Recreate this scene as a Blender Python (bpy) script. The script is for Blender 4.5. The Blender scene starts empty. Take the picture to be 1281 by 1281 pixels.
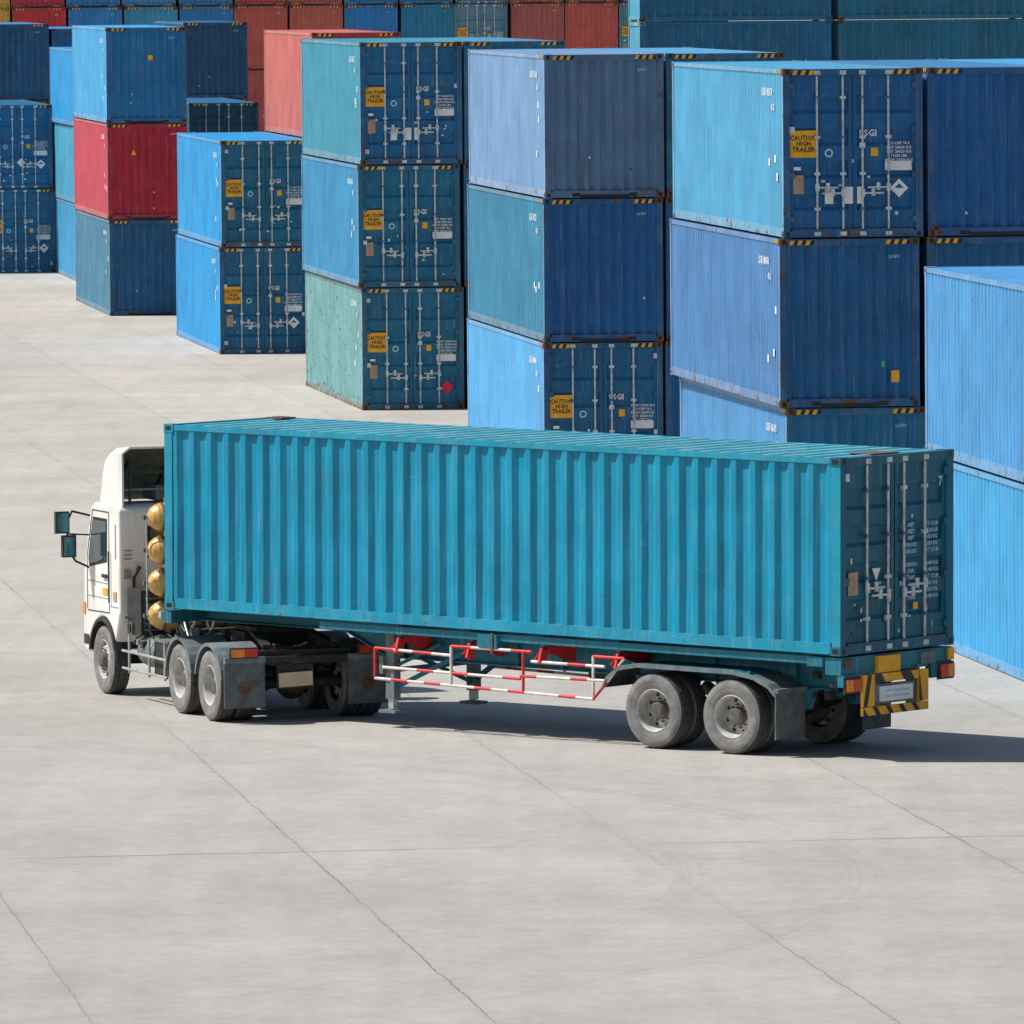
import bpy, math, random
from mathutils import Vector, Matrix
scene=bpy.context.scene
# ------------------------------------------------------------------ materials
def nodes_of(m):
    m.use_nodes=True
    nt=m.node_tree; nt.nodes.clear()
    return nt
def N(nt,t,**kw):
    n=nt.nodes.new(t)
    for k,v in kw.items(): setattr(n,k,v)
    return n
def math_n(nt,op,a,b=None,c=None,clamp=False):
    n=nt.nodes.new('ShaderNodeMath'); n.operation=op; n.use_clamp=clamp
    for i,x in enumerate((a,b,c)):
        if x is None: continue
        if isinstance(x,(int,float)): n.inputs[i].default_value=x
        else: nt.links.new(x,n.inputs[i])
    return n.outputs[0]
def mixc(nt,f,a,b,mode='MIX'):
    n=nt.nodes.new('ShaderNodeMix'); n.data_type='RGBA'; n.blend_type=mode
    for i,x in ((0,f),(6,a),(7,b)):
        if isinstance(x,(int,float)): n.inputs[i].default_value=x
        elif isinstance(x,tuple): n.inputs[i].default_value=(x[0],x[1],x[2],1)
        else: nt.links.new(x,n.inputs[i])
    return n.outputs[2]
def noise(nt,vec,scale,detail=4,rough=.55):
    n=nt.nodes.new('ShaderNodeTexNoise'); n.inputs['Scale'].default_value=scale
    n.inputs['Detail'].default_value=detail; n.inputs['Roughness'].default_value=rough
    nt.links.new(vec,n.inputs['Vector']); return n.outputs[0]
def maprange(nt,v,a,b,c=0,d=1):
    n=nt.nodes.new('ShaderNodeMapRange')
    for i,x in enumerate((a,b,c,d)): n.inputs[i+1].default_value=x
    nt.links.new(v,n.inputs[0]); return n.outputs[0]
_pc={}
def paint(col,rough=.5,dirt=.35,rust=.5,metal=0.0,fade=.25,name='paint',thr=.70):
    key=(col,rough,dirt,rust,metal,fade,thr)
    if key in _pc: return _pc[key]
    m=bpy.data.materials.new(name); nt=nodes_of(m); L=nt.links
    out=N(nt,'ShaderNodeOutputMaterial'); b=N(nt,'ShaderNodeBsdfPrincipled'); L.new(b.outputs[0],out.inputs[0])
    tc=N(nt,'ShaderNodeTexCoord'); oi=N(nt,'ShaderNodeObjectInfo')
    off=N(nt,'ShaderNodeVectorMath',operation='ADD')
    rr=math_n(nt,'MULTIPLY',oi.outputs['Random'],57.0)
    L.new(tc.outputs['Object'],off.inputs[0]); L.new(rr,off.inputs[1])
    v=off.outputs[0]
    n1=noise(nt,v,.9,3,.6)
    bright=maprange(nt,n1,.3,.7,1-.15,1+.15)
    hs=N(nt,'ShaderNodeVectorMath',operation='SCALE'); hs.inputs[0].default_value=col; L.new(bright,hs.inputs['Scale'])
    c=hs.outputs[0]
    n2=noise(nt,v,2.6,5,.7)
    lc=tuple(min(.8,x*.55+.26) for x in col)
    f=maprange(nt,n2,.45,.75,0,fade)
    c=mixc(nt,f,c,lc)
    mp=N(nt,'ShaderNodeMapping'); mp.inputs['Scale'].default_value=(7,7,.4); L.new(v,mp.inputs[0])
    n3=noise(nt,mp.outputs[0],1.6,3,.6)
    s=maprange(nt,n3,.50,.74,0,dirt)
    c=mixc(nt,s,c,tuple(x*.30+.03 for x in col))
    n3b=noise(nt,mp.outputs[0],3.1,2,.5)
    s2=maprange(nt,n3b,.58,.8,0,dirt*.8)
    c=mixc(nt,s2,c,lc)
    mp2=N(nt,'ShaderNodeMapping'); mp2.inputs['Scale'].default_value=(2.2,2.2,9); L.new(v,mp2.inputs[0])
    n5=noise(nt,mp2.outputs[0],2.4,4,.75)
    s3=maprange(nt,n5,.66,.72,0,.6)
    c=mixc(nt,s3,c,lc)
    if rust>0:
        sep=N(nt,'ShaderNodeSeparateXYZ'); L.new(tc.outputs['Object'],sep.inputs[0])
        low=maprange(nt,sep.outputs[2],0,.3,.06,0)
        n4=noise(nt,v,4.5,5,.8)
        n4=math_n(nt,'ADD',n4,low)
        n4=math_n(nt,'ADD',n4,math_n(nt,'MULTIPLY',n3,.06))
        r=maprange(nt,n4,thr,thr+.035,0,min(1,rust*1.5))
        c=mixc(nt,r,c,(.13,.055,.025))
    L.new(c,b.inputs['Base Color'])
    rg=maprange(nt,n2,.3,.7,rough-.08,rough+.15); L.new(rg,b.inputs['Roughness'])
    b.inputs['Metallic'].default_value=metal
    b.inputs['Specular IOR Level'].default_value=.35
    bp=N(nt,'ShaderNodeBump'); bp.inputs['Strength'].default_value=.35; bp.inputs['Distance'].default_value=.03
    L.new(n2,bp.inputs['Height']); L.new(bp.outputs[0],b.inputs['Normal'])
    _pc[key]=m; return m
def simple(name,col,rough=.6,metal=0,var=.25,scale=6,spec=.4):
    m=bpy.data.materials.new(name); nt=nodes_of(m); L=nt.links
    out=N(nt,'ShaderNodeOutputMaterial'); b=N(nt,'ShaderNodeBsdfPrincipled'); L.new(b.outputs[0],out.inputs[0])
    tc=N(nt,'ShaderNodeTexCoord')
    n=noise(nt,tc.outputs['Object'],scale,4,.65)
    k=maprange(nt,n,.3,.7,1-var,1+var)
    hs=N(nt,'ShaderNodeVectorMath',operation='SCALE'); hs.inputs[0].default_value=col; L.new(k,hs.inputs['Scale'])
    L.new(hs.outputs[0],b.inputs['Base Color'])
    b.inputs['Roughness'].default_value=rough; b.inputs['Metallic'].default_value=metal
    b.inputs['Specular IOR Level'].default_value=spec
    return m
M_white=simple('white_decal',(.78,.80,.80),.5,var=.12)
M_dark=simple('dark_steel',(.035,.037,.04),.6,var=.4)
M_gask=simple('rubber_gasket',(.012,.014,.016),.8)
M_galv=simple('lock_rod_steel',(.55,.60,.62),.5,.05,var=.35,scale=9)
M_yel=simple('yellow_decal',(.85,.42,.02),.5,var=.12)
M_blk=simple('black_decal',(.015,.015,.018),.5,var=.1)
M_tan=simple('tan_decal',(.45,.30,.2),.6,var=.25)
M_redd=simple('red_decal',(.75,.02,.06),.5,var=.1)
M_green=simple('green_decal',(.05,.55,.15),.5,var=.1)
M_ltbl=simple('pale_blue_decal',(.42,.62,.72),.5,var=.15)
M_floor=simple('underfloor',(.03,.035,.04),.8)
M_rust=simple('rusty_casting',(.13,.07,.05),.8,var=.6,scale=9)
M_tyre=simple('tyre_rubber',(.20,.195,.185),.85,var=.35,scale=5)
M_tread=simple('tyre_tread',(.075,.073,.07),.9,var=.4,scale=14)
M_rim=simple('wheel_rim',(.50,.49,.46),.6,.0,var=.3,scale=9)
M_hub=simple('wheel_hub',(.13,.12,.11),.6,.2,var=.4,scale=14)
M_glass=simple('cab_glass',(.02,.05,.055),.06,0,var=.2,spec=.8)
M_mirror=simple('mirror_glass',(.05,.16,.22),.1,.6,var=.1)
M_gold=simple('gas_tank_paint',(.68,.40,.12),.35,.15,var=.3,scale=5)
M_strap=simple('tank_strap',(.25,.17,.08),.5,.4)
M_fend=simple('fender_plastic',(.15,.18,.19),.6,0,var=.35)
M_chas=simple('greasy_chassis',(.035,.033,.032),.65,.1,var=.6,scale=9)
M_flap=simple('mud_flap',(.11,.13,.14),.75,0,var=.35)
M_olive=simple('fairing_inside',(.20,.21,.13),.8,var=.4)
M_orange=simple('orange_lens',(.8,.22,.03),.25)
M_redl=simple('red_lens',(.6,.04,.02),.25)
M_cabw=paint((.80,.79,.73),.35,.22,.0,0,.05,'cab_white_paint')
M_cabg=simple('cab_grey_trim',(.25,.26,.26),.5)
M_railw=simple('guard_white',(.72,.64,.60),.5,var=.25)
M_railr=simple('guard_red',(.66,.035,.04),.5,var=.25)
M_plate=simple('licence_plate',(.62,.50,.33),.5,var=.15)
M_alu=simple('aluminium',(.5,.5,.48),.4,.5,var=.3)

# ------------------------------------------------------------------ mesh builder
class MB:
    def __init__(s): s.v=[];s.f=[];s.m=[];s.sm=[];s.mats=[]
    def mi(s,mat):
        if mat not in s.mats: s.mats.append(mat)
        return s.mats.index(mat)
    def poly(s,pts,mat,smooth=False):
        b=len(s.v); s.v.extend([tuple(p) for p in pts]); s.f.append(tuple(range(b,b+len(pts)))); s.m.append(s.mi(mat)); s.sm.append(smooth)
    def box(s,x0,x1,y0,y1,z0,z1,mat):
        b=len(s.v)
        s.v.extend([(x0,y0,z0),(x1,y0,z0),(x1,y1,z0),(x0,y1,z0),(x0,y0,z1),(x1,y0,z1),(x1,y1,z1),(x0,y1,z1)])
        k=s.mi(mat)
        for f in ((0,3,2,1),(4,5,6,7),(0,1,5,4),(1,2,6,5),(2,3,7,6),(3,0,4,7)):
            s.f.append(tuple(b+i for i in f)); s.m.append(k); s.sm.append(False)
    def bar(s,p0,p1,w,h,mat):
        p0=Vector(p0);p1=Vector(p1);d=(p1-p0).normalized()
        up=Vector((0,0,1)) if abs(d.z)<.95 else Vector((1,0,0))
        a=d.cross(up).normalized()*w/2; u=a.normalized().cross(d).normalized()*h/2
        b=len(s.v)
        for p in (p0,p1):
            for q in (-a-u,a-u,a+u,-a+u): s.v.append(tuple(p+q))
        k=s.mi(mat)
        for f in ((0,1,2,3),(7,6,5,4),(0,4,5,1),(1,5,6,2),(2,6,7,3),(3,7,4,0)):
            s.f.append(tuple(b+i for i in f)); s.m.append(k); s.sm.append(False)
    def cyl(s,p0,p1,r,mat,n=12,r1=None,caps=True):
        p0=Vector(p0);p1=Vector(p1);d=(p1-p0).normalized()
        up=Vector((0,0,1)) if abs(d.z)<.95 else Vector((1,0,0))
        a=d.cross(up).normalized(); u=a.cross(d).normalized()
        if r1 is None:r1=r
        b=len(s.v);k=s.mi(mat)
        ring=[(math.cos(2*math.pi*i/n),math.sin(2*math.pi*i/n)) for i in range(n)]
        for c,si in ring: s.v.append(tuple(p0+a*c*r+u*si*r))
        for c,si in ring: s.v.append(tuple(p1+a*c*r1+u*si*r1))
        for i in range(n):
            j=(i+1)%n; s.f.append((b+i,b+j,b+n+j,b+n+i)); s.m.append(k); s.sm.append(True)
        if caps:
            s.poly([p0+a*c*r+u*si*r for c,si in reversed(ring)],mat)
            s.poly([p1+a*c*r1+u*si*r1 for c,si in ring],mat)
    def tube(s,pts,r,mat,n=8):
        for i in range(len(pts)-1):
            p=Vector(pts[i]);q=Vector(pts[i+1]);d=(q-p).normalized()*r*.6
            s.cyl(p-(d if i else d*0),q+(d if i<len(pts)-2 else d*0),r,mat,n)
    def hose(s,p0,p1,sag,r,mat,n=7):
        p0=Vector(p0);p1=Vector(p1);pts=[]
        for i in range(n+1):
            t=i/n; p=p0.lerp(p1,t); p.z-=sag*4*t*(1-t); pts.append(p)
        s.tube(pts,r,mat,6)
    def lathe(s,c,axis,prof,n=36,smooth=True):
        c=Vector(c);axis=Vector(axis).normalized()
        up=Vector((0,0,1)) if abs(axis.z)<.9 else Vector((1,0,0))
        a=axis.cross(up).normalized();u=a.cross(axis).normalized()
        for i in range(len(prof)-1):
            r0,a0,m0=prof[i];r1,a1,_=prof[i+1];b=len(s.v);k=s.mi(m0)
            for rr,aa in ((r0,a0),(r1,a1)):
                for j in range(n):
                    t=2*math.pi*j/n; s.v.append(tuple(c+axis*aa+a*math.cos(t)*rr+u*math.sin(t)*rr))
            for j in range(n):
                jj=(j+1)%n; s.f.append((b+j,b+jj,b+n+jj,b+n+j)); s.m.append(k); s.sm.append(smooth)
    def prism(s,prof,y0,y1,mat,capmat=None):
        n=len(prof)
        for i in range(n):
            (xa,za),(xb,zb)=prof[i],prof[(i+1)%n]
            s.poly([(xa,y0,za),(xb,y0,zb),(xb,y1,zb),(xa,y1,za)],mat)
        s.poly([(x,y0,z) for x,z in prof],capmat or mat); s.poly([(x,y1,z) for x,z in reversed(prof)],capmat or mat)
    def build(s,name,loc=(0,0,0),rot=0,parent=None,bevel=0,weld=False,pitch=0):
        me=bpy.data.meshes.new(name); me.from_pydata(s.v,[],s.f)
        for m in s.mats: me.materials.append(m)
        me.polygons.foreach_set('material_index',s.m); me.polygons.foreach_set('use_smooth',s.sm)
        me.update()
        if weld:
            import bmesh
            bm=bmesh.new(); bm.from_mesh(me); bmesh.ops.remove_doubles(bm,verts=bm.verts,dist=.0005)
            bmesh.ops.recalc_face_normals(bm,faces=bm.faces); bm.to_mesh(me); bm.free()
        o=bpy.data.objects.new(name,me); scene.collection.objects.link(o)
        o.location=loc; o.rotation_euler=(0,-pitch,rot)
        if parent: o.parent=parent
        if bevel:
            md=o.modifiers.new('bevel','BEVEL'); md.width=bevel; md.segments=3; md.limit_method='ANGLE'; md.angle_limit=math.radians(25)
        return o
_tc={}
def text_geo(t):
    if t in _tc: return _tc[t]
    cu=bpy.data.curves.new('t','FONT'); cu.body=t; cu.align_x='CENTER'; cu.align_y='CENTER'; cu.size=1; cu.resolution_u=1; cu.space_line=.85; cu.offset=.022
    o=bpy.data.objects.new('t',cu); scene.collection.objects.link(o)
    bpy.context.view_layer.update()
    dg=bpy.context.evaluated_depsgraph_get(); me=o.evaluated_get(dg).to_mesh()
    r=([tuple(v.co) for v in me.vertices],[tuple(p.vertices) for p in me.polygons])
    bpy.data.objects.remove(o); bpy.data.curves.remove(cu)
    _tc[t]=r; return r
def put_text(mb,t,fn,size,mat,sx=1.0):
    vs,fs=text_geo(t); b=len(mb.v); k=mb.mi(mat)
    for v in vs: mb.v.append(fn(v[0]*size*sx,v[1]*size))
    for f in fs: mb.f.append(tuple(b+i for i in f)); mb.m.append(k); mb.sm.append(False)

# ------------------------------------------------------------------ container
HW=1.219
def corr(a,b,pitch,frac=(.26,.245,.25,.245)):
    n=max(1,round((b-a-pitch*frac[0])/pitch)); p=(b-a)/(n+frac[0]) 
    pts=[];x=a
    for i in range(n):
        pts+= [(x,0),(x+p*frac[0],0),(x+p*(frac[0]+frac[1]),1),(x+p*(frac[0]+frac[1]+frac[2]),1)]
        x+=p
    pts+=[(x,0),(b,0)]
    return pts
def container(name,loc,rot,side,end,kind='blank',L=12.19,H=2.896,roof=None,labels=0,pitch=.278,depth=.036,truck=False,seed=0,edge=None,eedge=None,tilt=0,frac=(.26,.245,.25,.245),roof2=None):
    R=random.Random(seed*17+3)
    mb=MB(); roof=roof or side; edge=edge or side; eedge=eedge or end; roof2=roof2 or roof
    for x0 in (0,L-.178):
        for sy in (1,-1):
            for z0 in (0,H-.118):
                y0,y1=(HW-.162,HW) if sy>0 else (-HW,-HW+.162)
                mb.box(x0,x0+.178,y0,y1,z0,z0+.118,(eedge if truck else M_rust if R.random()<.6 else eedge) if x0==0 else edge)
                zc=z0+.059; xx=x0+.089
                mb.poly([(xx-.05,sy*(HW+.002),zc-.03),(xx+.05,sy*(HW+.002),zc-.03),(xx+.05,sy*(HW+.002),zc+.03),(xx-.05,sy*(HW+.002),zc+.03)],M_blk)
                if x0==0:
                    yc=(y0+y1)/2
                    mb.poly([(-.002,yc+.035,zc-.04),(-.002,yc-.035,zc-.04),(-.002,yc-.035,zc+.04),(-.002,yc+.035,zc+.04)],M_blk)
        xa,xb=(.006,.15) if x0==0 else (L-.15,L-.006)
        for sy in (1,-1):
            y0,y1=(HW-.12,HW-.006) if sy>0 else (-HW+.006,-HW+.12)
            mb.box(xa,xb,y0,y1,.118,H-.118,edge)
            if x0==0: mb.poly([(xa-.002,y1-.003,.12),(xa-.002,y0+.003,.12),(xa-.002,y0+.003,H-.12),(xa-.002,y1-.003,H-.12)],eedge)
    for sy in (1,-1):
        y0,y1=sorted((sy*(HW-.075),sy*(HW-.01)))
        mb.box(.178,L-.178,y0,y1,H-.085,H-.015,edge)
        mb.box(.178,L-.178,y0,y1,.015,.165,edge)
        if truck: # lower lip of the bottom rail
            y2,y3=sorted((sy*(HW-.01),sy*(HW+.012))); mb.box(.19,L-.19,y2,y3,.02,.034,edge)
        prof=corr(.15,L-.15,pitch,frac)
        yo,yi=sy*(HW-.018),sy*(HW-.018-depth)
        zt=H-.085; zs=[.165,.165+(zt-.165)*.33,.165+(zt-.165)*.66,zt]
        dn=[[R.gauss(0,.004) for _ in zs] for _ in prof]
        for i in range(len(prof)-1):
            (xa,ka),(xb,kb)=prof[i],prof[i+1]
            if xb-xa<1e-5: continue
            ya=yo if ka==0 else yi; yb=yo if kb==0 else yi
            if truck and sy>0:
                for j in range(3):
                    da0,da1=(0 if j==0 else dn[i][j]),(0 if j==2 else dn[i][j+1]); db0,db1=(0 if j==0 else dn[i+1][j]),(0 if j==2 else dn[i+1][j+1])
                    mb.poly([(xb,yb-abs(db0),zs[j]),(xa,ya-abs(da0),zs[j]),(xa,ya-abs(da1),zs[j+1]),(xb,yb-abs(db1),zs[j+1])],side)
            else:
                mb.poly([(xb,yb,.165),(xa,ya,.165),(xa,ya,H-.085),(xb,yb,H-.085)],side)
    prof=corr(.09,L-.09,.21 if not truck else .36)
    for i in range(len(prof)-1):
        (xa,ka),(xb,kb)=prof[i],prof[i+1]
        if xb-xa<1e-5: continue
        za=H-.012-(.035 if ka==0 else 0); zb=H-.012-(.035 if kb==0 else 0)
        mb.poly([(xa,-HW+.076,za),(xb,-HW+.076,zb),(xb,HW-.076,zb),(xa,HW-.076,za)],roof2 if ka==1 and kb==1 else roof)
    if truck:
        mb.box(.25,.62,-.35,.25,H-.013,H-.004,M_rust); mb.box(L-.5,L-.2,-1.0,-.7,H-.013,H+.012,M_rust)
    mb.box(.1,L-.1,-HW+.08,HW-.08,.10,.15,M_floor)
    for (xa,xb) in ((.006,.09),(L-.09,L-.006)):
        e=eedge if xa<1 else edge
        mb.box(xa,xb,-HW+.162,HW-.162,H-.125,H-.008,e)
        mb.box(xa,xb,-HW+.162,HW-.162,.008,.15,e)
    prof=corr(-HW+.12,HW-.12,.25)
    for i in range(len(prof)-1):
        (ya,ka),(yb,kb)=prof[i],prof[i+1]
        if yb-ya<1e-5: continue
        mb.poly([(L-.03-.04*ka,ya,.15),(L-.03-.04*kb,yb,.15),(L-.03-.04*kb,yb,H-.125),(L-.03-.04*ka,ya,H-.125)],side)
    def lab(y1,y0,z0,z1,mat,x=.046):
        mb.poly([(x,y1,z0),(x,y0,z0),(x,y0,z1),(x,y1,z1)],mat)
    if kind=='blank':
        for i in range(len(prof)-1):
            (ya,ka),(yb,kb)=prof[i],prof[i+1]
            if yb-ya<1e-5: continue
            mb.poly([(.03+.045*kb,yb,.15),(.03+.045*ka,ya,.15),(.03+.045*ka,ya,H-.125),(.03+.045*kb,yb,H-.125)],end)
        lab(.5,-.5,.0,.07,M_blk,.003)
        for sy in (.58,-.58): lab(sy+.08,sy-.08,.03,.1,M_blk,.003)
        if labels&1: lab(-.72,-.86,.42,.62,M_yel,.024)
        if labels&2: lab(-.55,-.61,.68,.78,M_green,.024)
        if labels&4: mb.poly([(.024,.5,1.95),(.024,.34,1.95),(.024,.42,2.12)],M_yel)
        if labels&8: lab(-.05,-.2,1.9,2.05,M_yel,.024)
        put_text(mb,'LSGU',lambda u,v:(.024,-.78-u,H-.32+v),.08,M_ltbl)
        for k in range(2):
            yy=R.uniform(-.9,.8); zz=R.uniform(.3,.9); lab(yy,yy-.04,zz,zz+.05,R.choice([M_rust,M_ltbl]),.024)
    else:
        ylim=HW-.12
        for sg in (1,-1):
            ya,yb=sorted((sg*.006,sg*(ylim-.004)))
            z0,z1=.155,H-.13
            mb.box(.055,.11,ya,ya+.07,z0,z1,end); mb.box(.055,.11,yb-.07,yb,z0,z1,end)
            mb.box(.055,.11,ya+.07,yb-.07,z0,z0+.09,end); mb.box(.055,.11,ya+.07,yb-.07,z1-.09,z1,end)
            pf=corr(z0+.09,z1-.09,(z1-z0-.18)/4.4,(.40,.10,.40,.10))
            for i in range(len(pf)-1):
                (pa,ka),(pb,kb)=pf[i],pf[i+1]
                if pb-pa<1e-5: continue
                xa=.058+.042*ka; xb=.058+.042*kb
                mb.poly([(xa,yb-.07,pa),(xa,ya+.07,pa),(xb,ya+.07,pb),(xb,yb-.07,pb)],end)
            for yr in (.17,.62):
                y=sg*yr
                mb.cyl((.028,y,.05),(.028,y,H-.04),.019,M_galv,8)
                for zc in (.07,H-.07): mb.box(.0,.05,y-.055,y+.055,zc-.035,zc+.035,M_galv)
                for zf in (.13,.36,.60,.86):
                    zc=z0+(z1-z0)*zf
                    mb.box(.01,.056,y-.05,y+.05,zc-.025,zc+.025,M_galv if R.random()<.5 else end)
            for yr,zc,dr in ((.17,.98,1),(.62,1.08,-1)):
                y=sg*yr; y2=sg*(yr+dr*.36)
                mb.bar((.012,y,zc-.22),(.012,y2,zc-.22),.018,.03,M_galv)
                mb.box(.0,.03,min(y,y2)+.15,min(y,y2)+.21,zc-.27,zc-.14,M_galv)
                mb.box(.004,.03,y-.035,y+.035,zc-.28,zc-.15,M_galv)
            for zf in (.06,.35,.65,.94):
                zc=z0+(z1-z0)*zf; yy=sg*(ylim-.02)
                mb.box(.012,.056,yy-.07,yy+.05,zc-.05,zc+.05,M_galv if R.random()<.25 else eedge)
            yy=sg*ylim; lab(yy+.006,yy-.006,.16,H-.13,M_gask,.05)
        mb.box(.05,.1,-.006,.006,.155,H-.13,M_gask)
        z_=lambda f:H*(1-f)
        y_=lambda f:HW-f*2*HW
        if not truck:
            lab(y_(.055),y_(.245),z_(.525),z_(.365),M_yel,.044)
            put_text(mb,'CAUTION\nHIGH\nTRAILER',lambda u,v:(.041,y_(.15)-u,z_(.445)+v),.118,M_blk,.88)
            lab(y_(.075),y_(.15),z_(.74),z_(.63),M_tan,.044)
            cy,cz=y_(.33),z_(.50)
            mb.poly([(.044,cy-.075*math.cos(t*math.pi/8),cz+.075*math.sin(t*math.pi/8)) for t in range(16)],M_ltbl)
            mb.poly([(.042,cy-.045*math.cos(t*math.pi/8),cz+.045*math.sin(t*math.pi/8)) for t in range(16)],end)
            put_text(mb,'LSGI',lambda u,v:(.044,y_(.61)-u,z_(.385)+v),.16,M_white)
            lab(y_(.63),y_(.68),z_(.52),z_(.47),M_yel,.044)
            lab(y_(.55),y_(.59),z_(.47),z_(.44),M_white,.044)
            for r in range(7):
                z=z_(.445)-r*.072
                put_text(mb,R.choice(['MGW 32500 KG','TARE 3880 KG','NET 28620 KG','CU.CAP 76.3','71650 LBS']),lambda u,v,z=z:(.044,y_(.83)-u,z+v),.068,M_white,1.0)
            lab(y_(.73),y_(.92),z_(.605),z_(.55),M_white,.045)
            lab(y_(.08),y_(.13),z_(.60),z_(.58),M_white,.045)
            for k in range(9):
                yy=y_(R.uniform(.08,.9)); zz=z_(R.uniform(.55,.93)); lab(yy,yy-R.uniform(.02,.08),zz,zz+R.uniform(.02,.07),R.choice([M_white,M_ltbl,M_tan,M_rust,M_ltbl]),.0445+k*.0003)
            if labels&16 or labels&32:
                cy,cz=y_(.83),z_(.71 if labels&16 else .82); r=.16
                mb.poly([(.042,cy+r,cz),(.042,cy,cz-r),(.042,cy-r,cz),(.042,cy,cz+r)],M_white if labels&16 else M_redd)
                if labels&16: mb.poly([(.040,cy+r*.5,cz),(.040,cy-r*.5,cz),(.040,cy,cz+r*.5)],end)
            if labels&128:
                cy,cz=y_(.15),z_(.55); r=.15
                mb.poly([(.040,cy+r,cz),(.040,cy,cz-r),(.040,cy-r,cz),(.040,cy,cz+r)],M_redd)
                cy=y_(.55); mb.poly([(.040,cy+r,cz-.4),(.040,cy,cz-r-.4),(.040,cy-r,cz-.4),(.040,cy,cz+r-.4)],M_white)
            if labels&64:
                for a,bb in ((.30,.36),(.43,.50),(.53,.57)): lab(y_(a),y_(bb),z_(.80),z_(.70),M_white,.0435)
        else:
            lab(y_(.09),y_(.175),z_(.70),z_(.585),M_tan,.044)
            cy,cz=y_(.335),z_(.60); mb.poly([(.044,cy+.09,cz+.07),(.044,cy,cz-.1),(.044,cy-.09,cz+.07)],M_white)
            lab(y_(.66),y_(.70),z_(.80),z_(.765),M_yel,.044)
            for r in range(12):
                if r==5: continue
                z=z_(.37)-r*.088
                put_text(mb,R.choice(['GROSS','TARE','CARGO','NET','CAP.']),lambda u,v,z=z:(.044,y_(.64)-u,z+v),.075,M_ltbl)
                put_text(mb,R.choice(['30,480 KG','67,200 LB','3,820 KG','26,660 KG','67.7 CU.M','2,390 CFT']),lambda u,v,z=z:(.044,y_(.82)-u,z+v),.075,M_ltbl,.9)
            put_text(mb,'7',lambda u,v:(.044,y_(.90)-u,z_(.16)+v),.18,M_ltbl)
            for k in range(26):
                yy=y_(R.uniform(.08,.9)); zz=z_(R.choice([R.uniform(.74,.93),R.uniform(.3,.93)])); lab(yy,yy-R.uniform(.015,.05),zz,zz+R.uniform(.015,.08),R.choice([M_ltbl,M_galv,M_rust]),.0445+k*.0002)
    if not truck and H>2.7:
        for ya in (HW-.17,-HW+.17+.42):
            for k in range(6):
                y1=ya-k*.07
                mb.poly([(.003,y1,H-.105),(.003,y1-.07,H-.105),(.003,y1-.07-.03,H-.03),(.003,y1-.03,H-.03)],M_yel if k%2==0 else M_blk)
        for k in range(6):
            xx=.2+k*.07
            mb.poly([(xx+.07,HW-.007,H-.08),(xx,HW-.007,H-.08),(xx+.03,HW-.007,H-.02),(xx+.1,HW-.007,H-.02)],M_yel if k%2==0 else M_blk)
    yS=HW-.015
    if not truck:
        sfn=lambda cx,cz:(lambda u,v:(cx-u,yS,cz+v))
        put_text(mb,'LSGU %06d'%R.randint(100000,999999),sfn(1.7,H-.42),.19,M_white)
        put_text(mb,'45G1',sfn(1.1,H-.68),.16,M_white)
        for k in range(3):
            xx=R.uniform(.4,1.6);zz=R.uniform(.6,2.0); mb.poly([(xx+.14,yS,zz),(xx,yS,zz),(xx,yS,zz+.13),(xx+.14,yS,zz+.13)],M_white)
    return mb.build(name,loc,rot,pitch=tilt)

# ------------------------------------------------------------------ yard
YA=math.radians(7.7); e1=Vector((math.cos(YA),math.sin(YA),0)); e2=Vector((-math.sin(YA),math.cos(YA),0))
cnt=[0]
def P(c,**k): return paint(c,**k)
def stack(nx,ny,tiers,L=12.19,jit=.05):
    z=0
    for t in tiers:
        cnt[0]+=1; R=random.Random(cnt[0]*5+1)
        H=t.get('H',2.896)
        o=Vector((nx,ny,0))+e1*(HW+R.uniform(-jit,jit)+t.get('dx',0))+e2*R.uniform(-jit,jit)
        s=t['s']; e=t.get('e',s)  # e mostly darker than s: end shade painted in, besides less fading
        e=tuple(x*R.uniform(.85,1.12) for x in e)
        side=P(s,rust=t.get('rust',.6),dirt=t.get('dirt',.35),fade=t.get('fade',.15),thr=t.get('thr',.70))
        edge=P(tuple(x*.8+.06 for x in s),rust=.9,dirt=.4,fade=.6,thr=.635 if 'thr' not in t else .56)
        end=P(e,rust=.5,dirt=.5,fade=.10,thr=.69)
        eedge=P(tuple(x*.8+.01 for x in e),rust=.9,dirt=.4,fade=.25,thr=.62)
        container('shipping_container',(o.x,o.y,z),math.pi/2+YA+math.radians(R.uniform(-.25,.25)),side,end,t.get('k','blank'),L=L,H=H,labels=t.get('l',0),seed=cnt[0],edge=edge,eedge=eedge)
        z+=H+.012
DB=(.005,.135,.29); DB2=(.004,.11,.29); LB=(.06,.36,.66); AZ=(.015,.30,.64); RED=(.50,.035,.05)  # DB, DB2: dark blues with the shade of the ends in the colour
# A
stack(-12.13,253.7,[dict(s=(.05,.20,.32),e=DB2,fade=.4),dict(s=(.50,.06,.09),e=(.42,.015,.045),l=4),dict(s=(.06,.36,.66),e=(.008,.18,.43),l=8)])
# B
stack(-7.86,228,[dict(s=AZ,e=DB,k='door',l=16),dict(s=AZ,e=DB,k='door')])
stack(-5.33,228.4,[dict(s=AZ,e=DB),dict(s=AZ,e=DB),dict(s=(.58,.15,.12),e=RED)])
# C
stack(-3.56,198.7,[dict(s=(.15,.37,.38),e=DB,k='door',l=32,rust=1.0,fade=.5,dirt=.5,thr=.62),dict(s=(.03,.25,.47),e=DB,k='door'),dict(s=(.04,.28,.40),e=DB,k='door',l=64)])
stack(-1.04,199.1,[dict(s=DB),dict(s=DB),dict(s=(.07,.28,.45),e=DB)])
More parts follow.
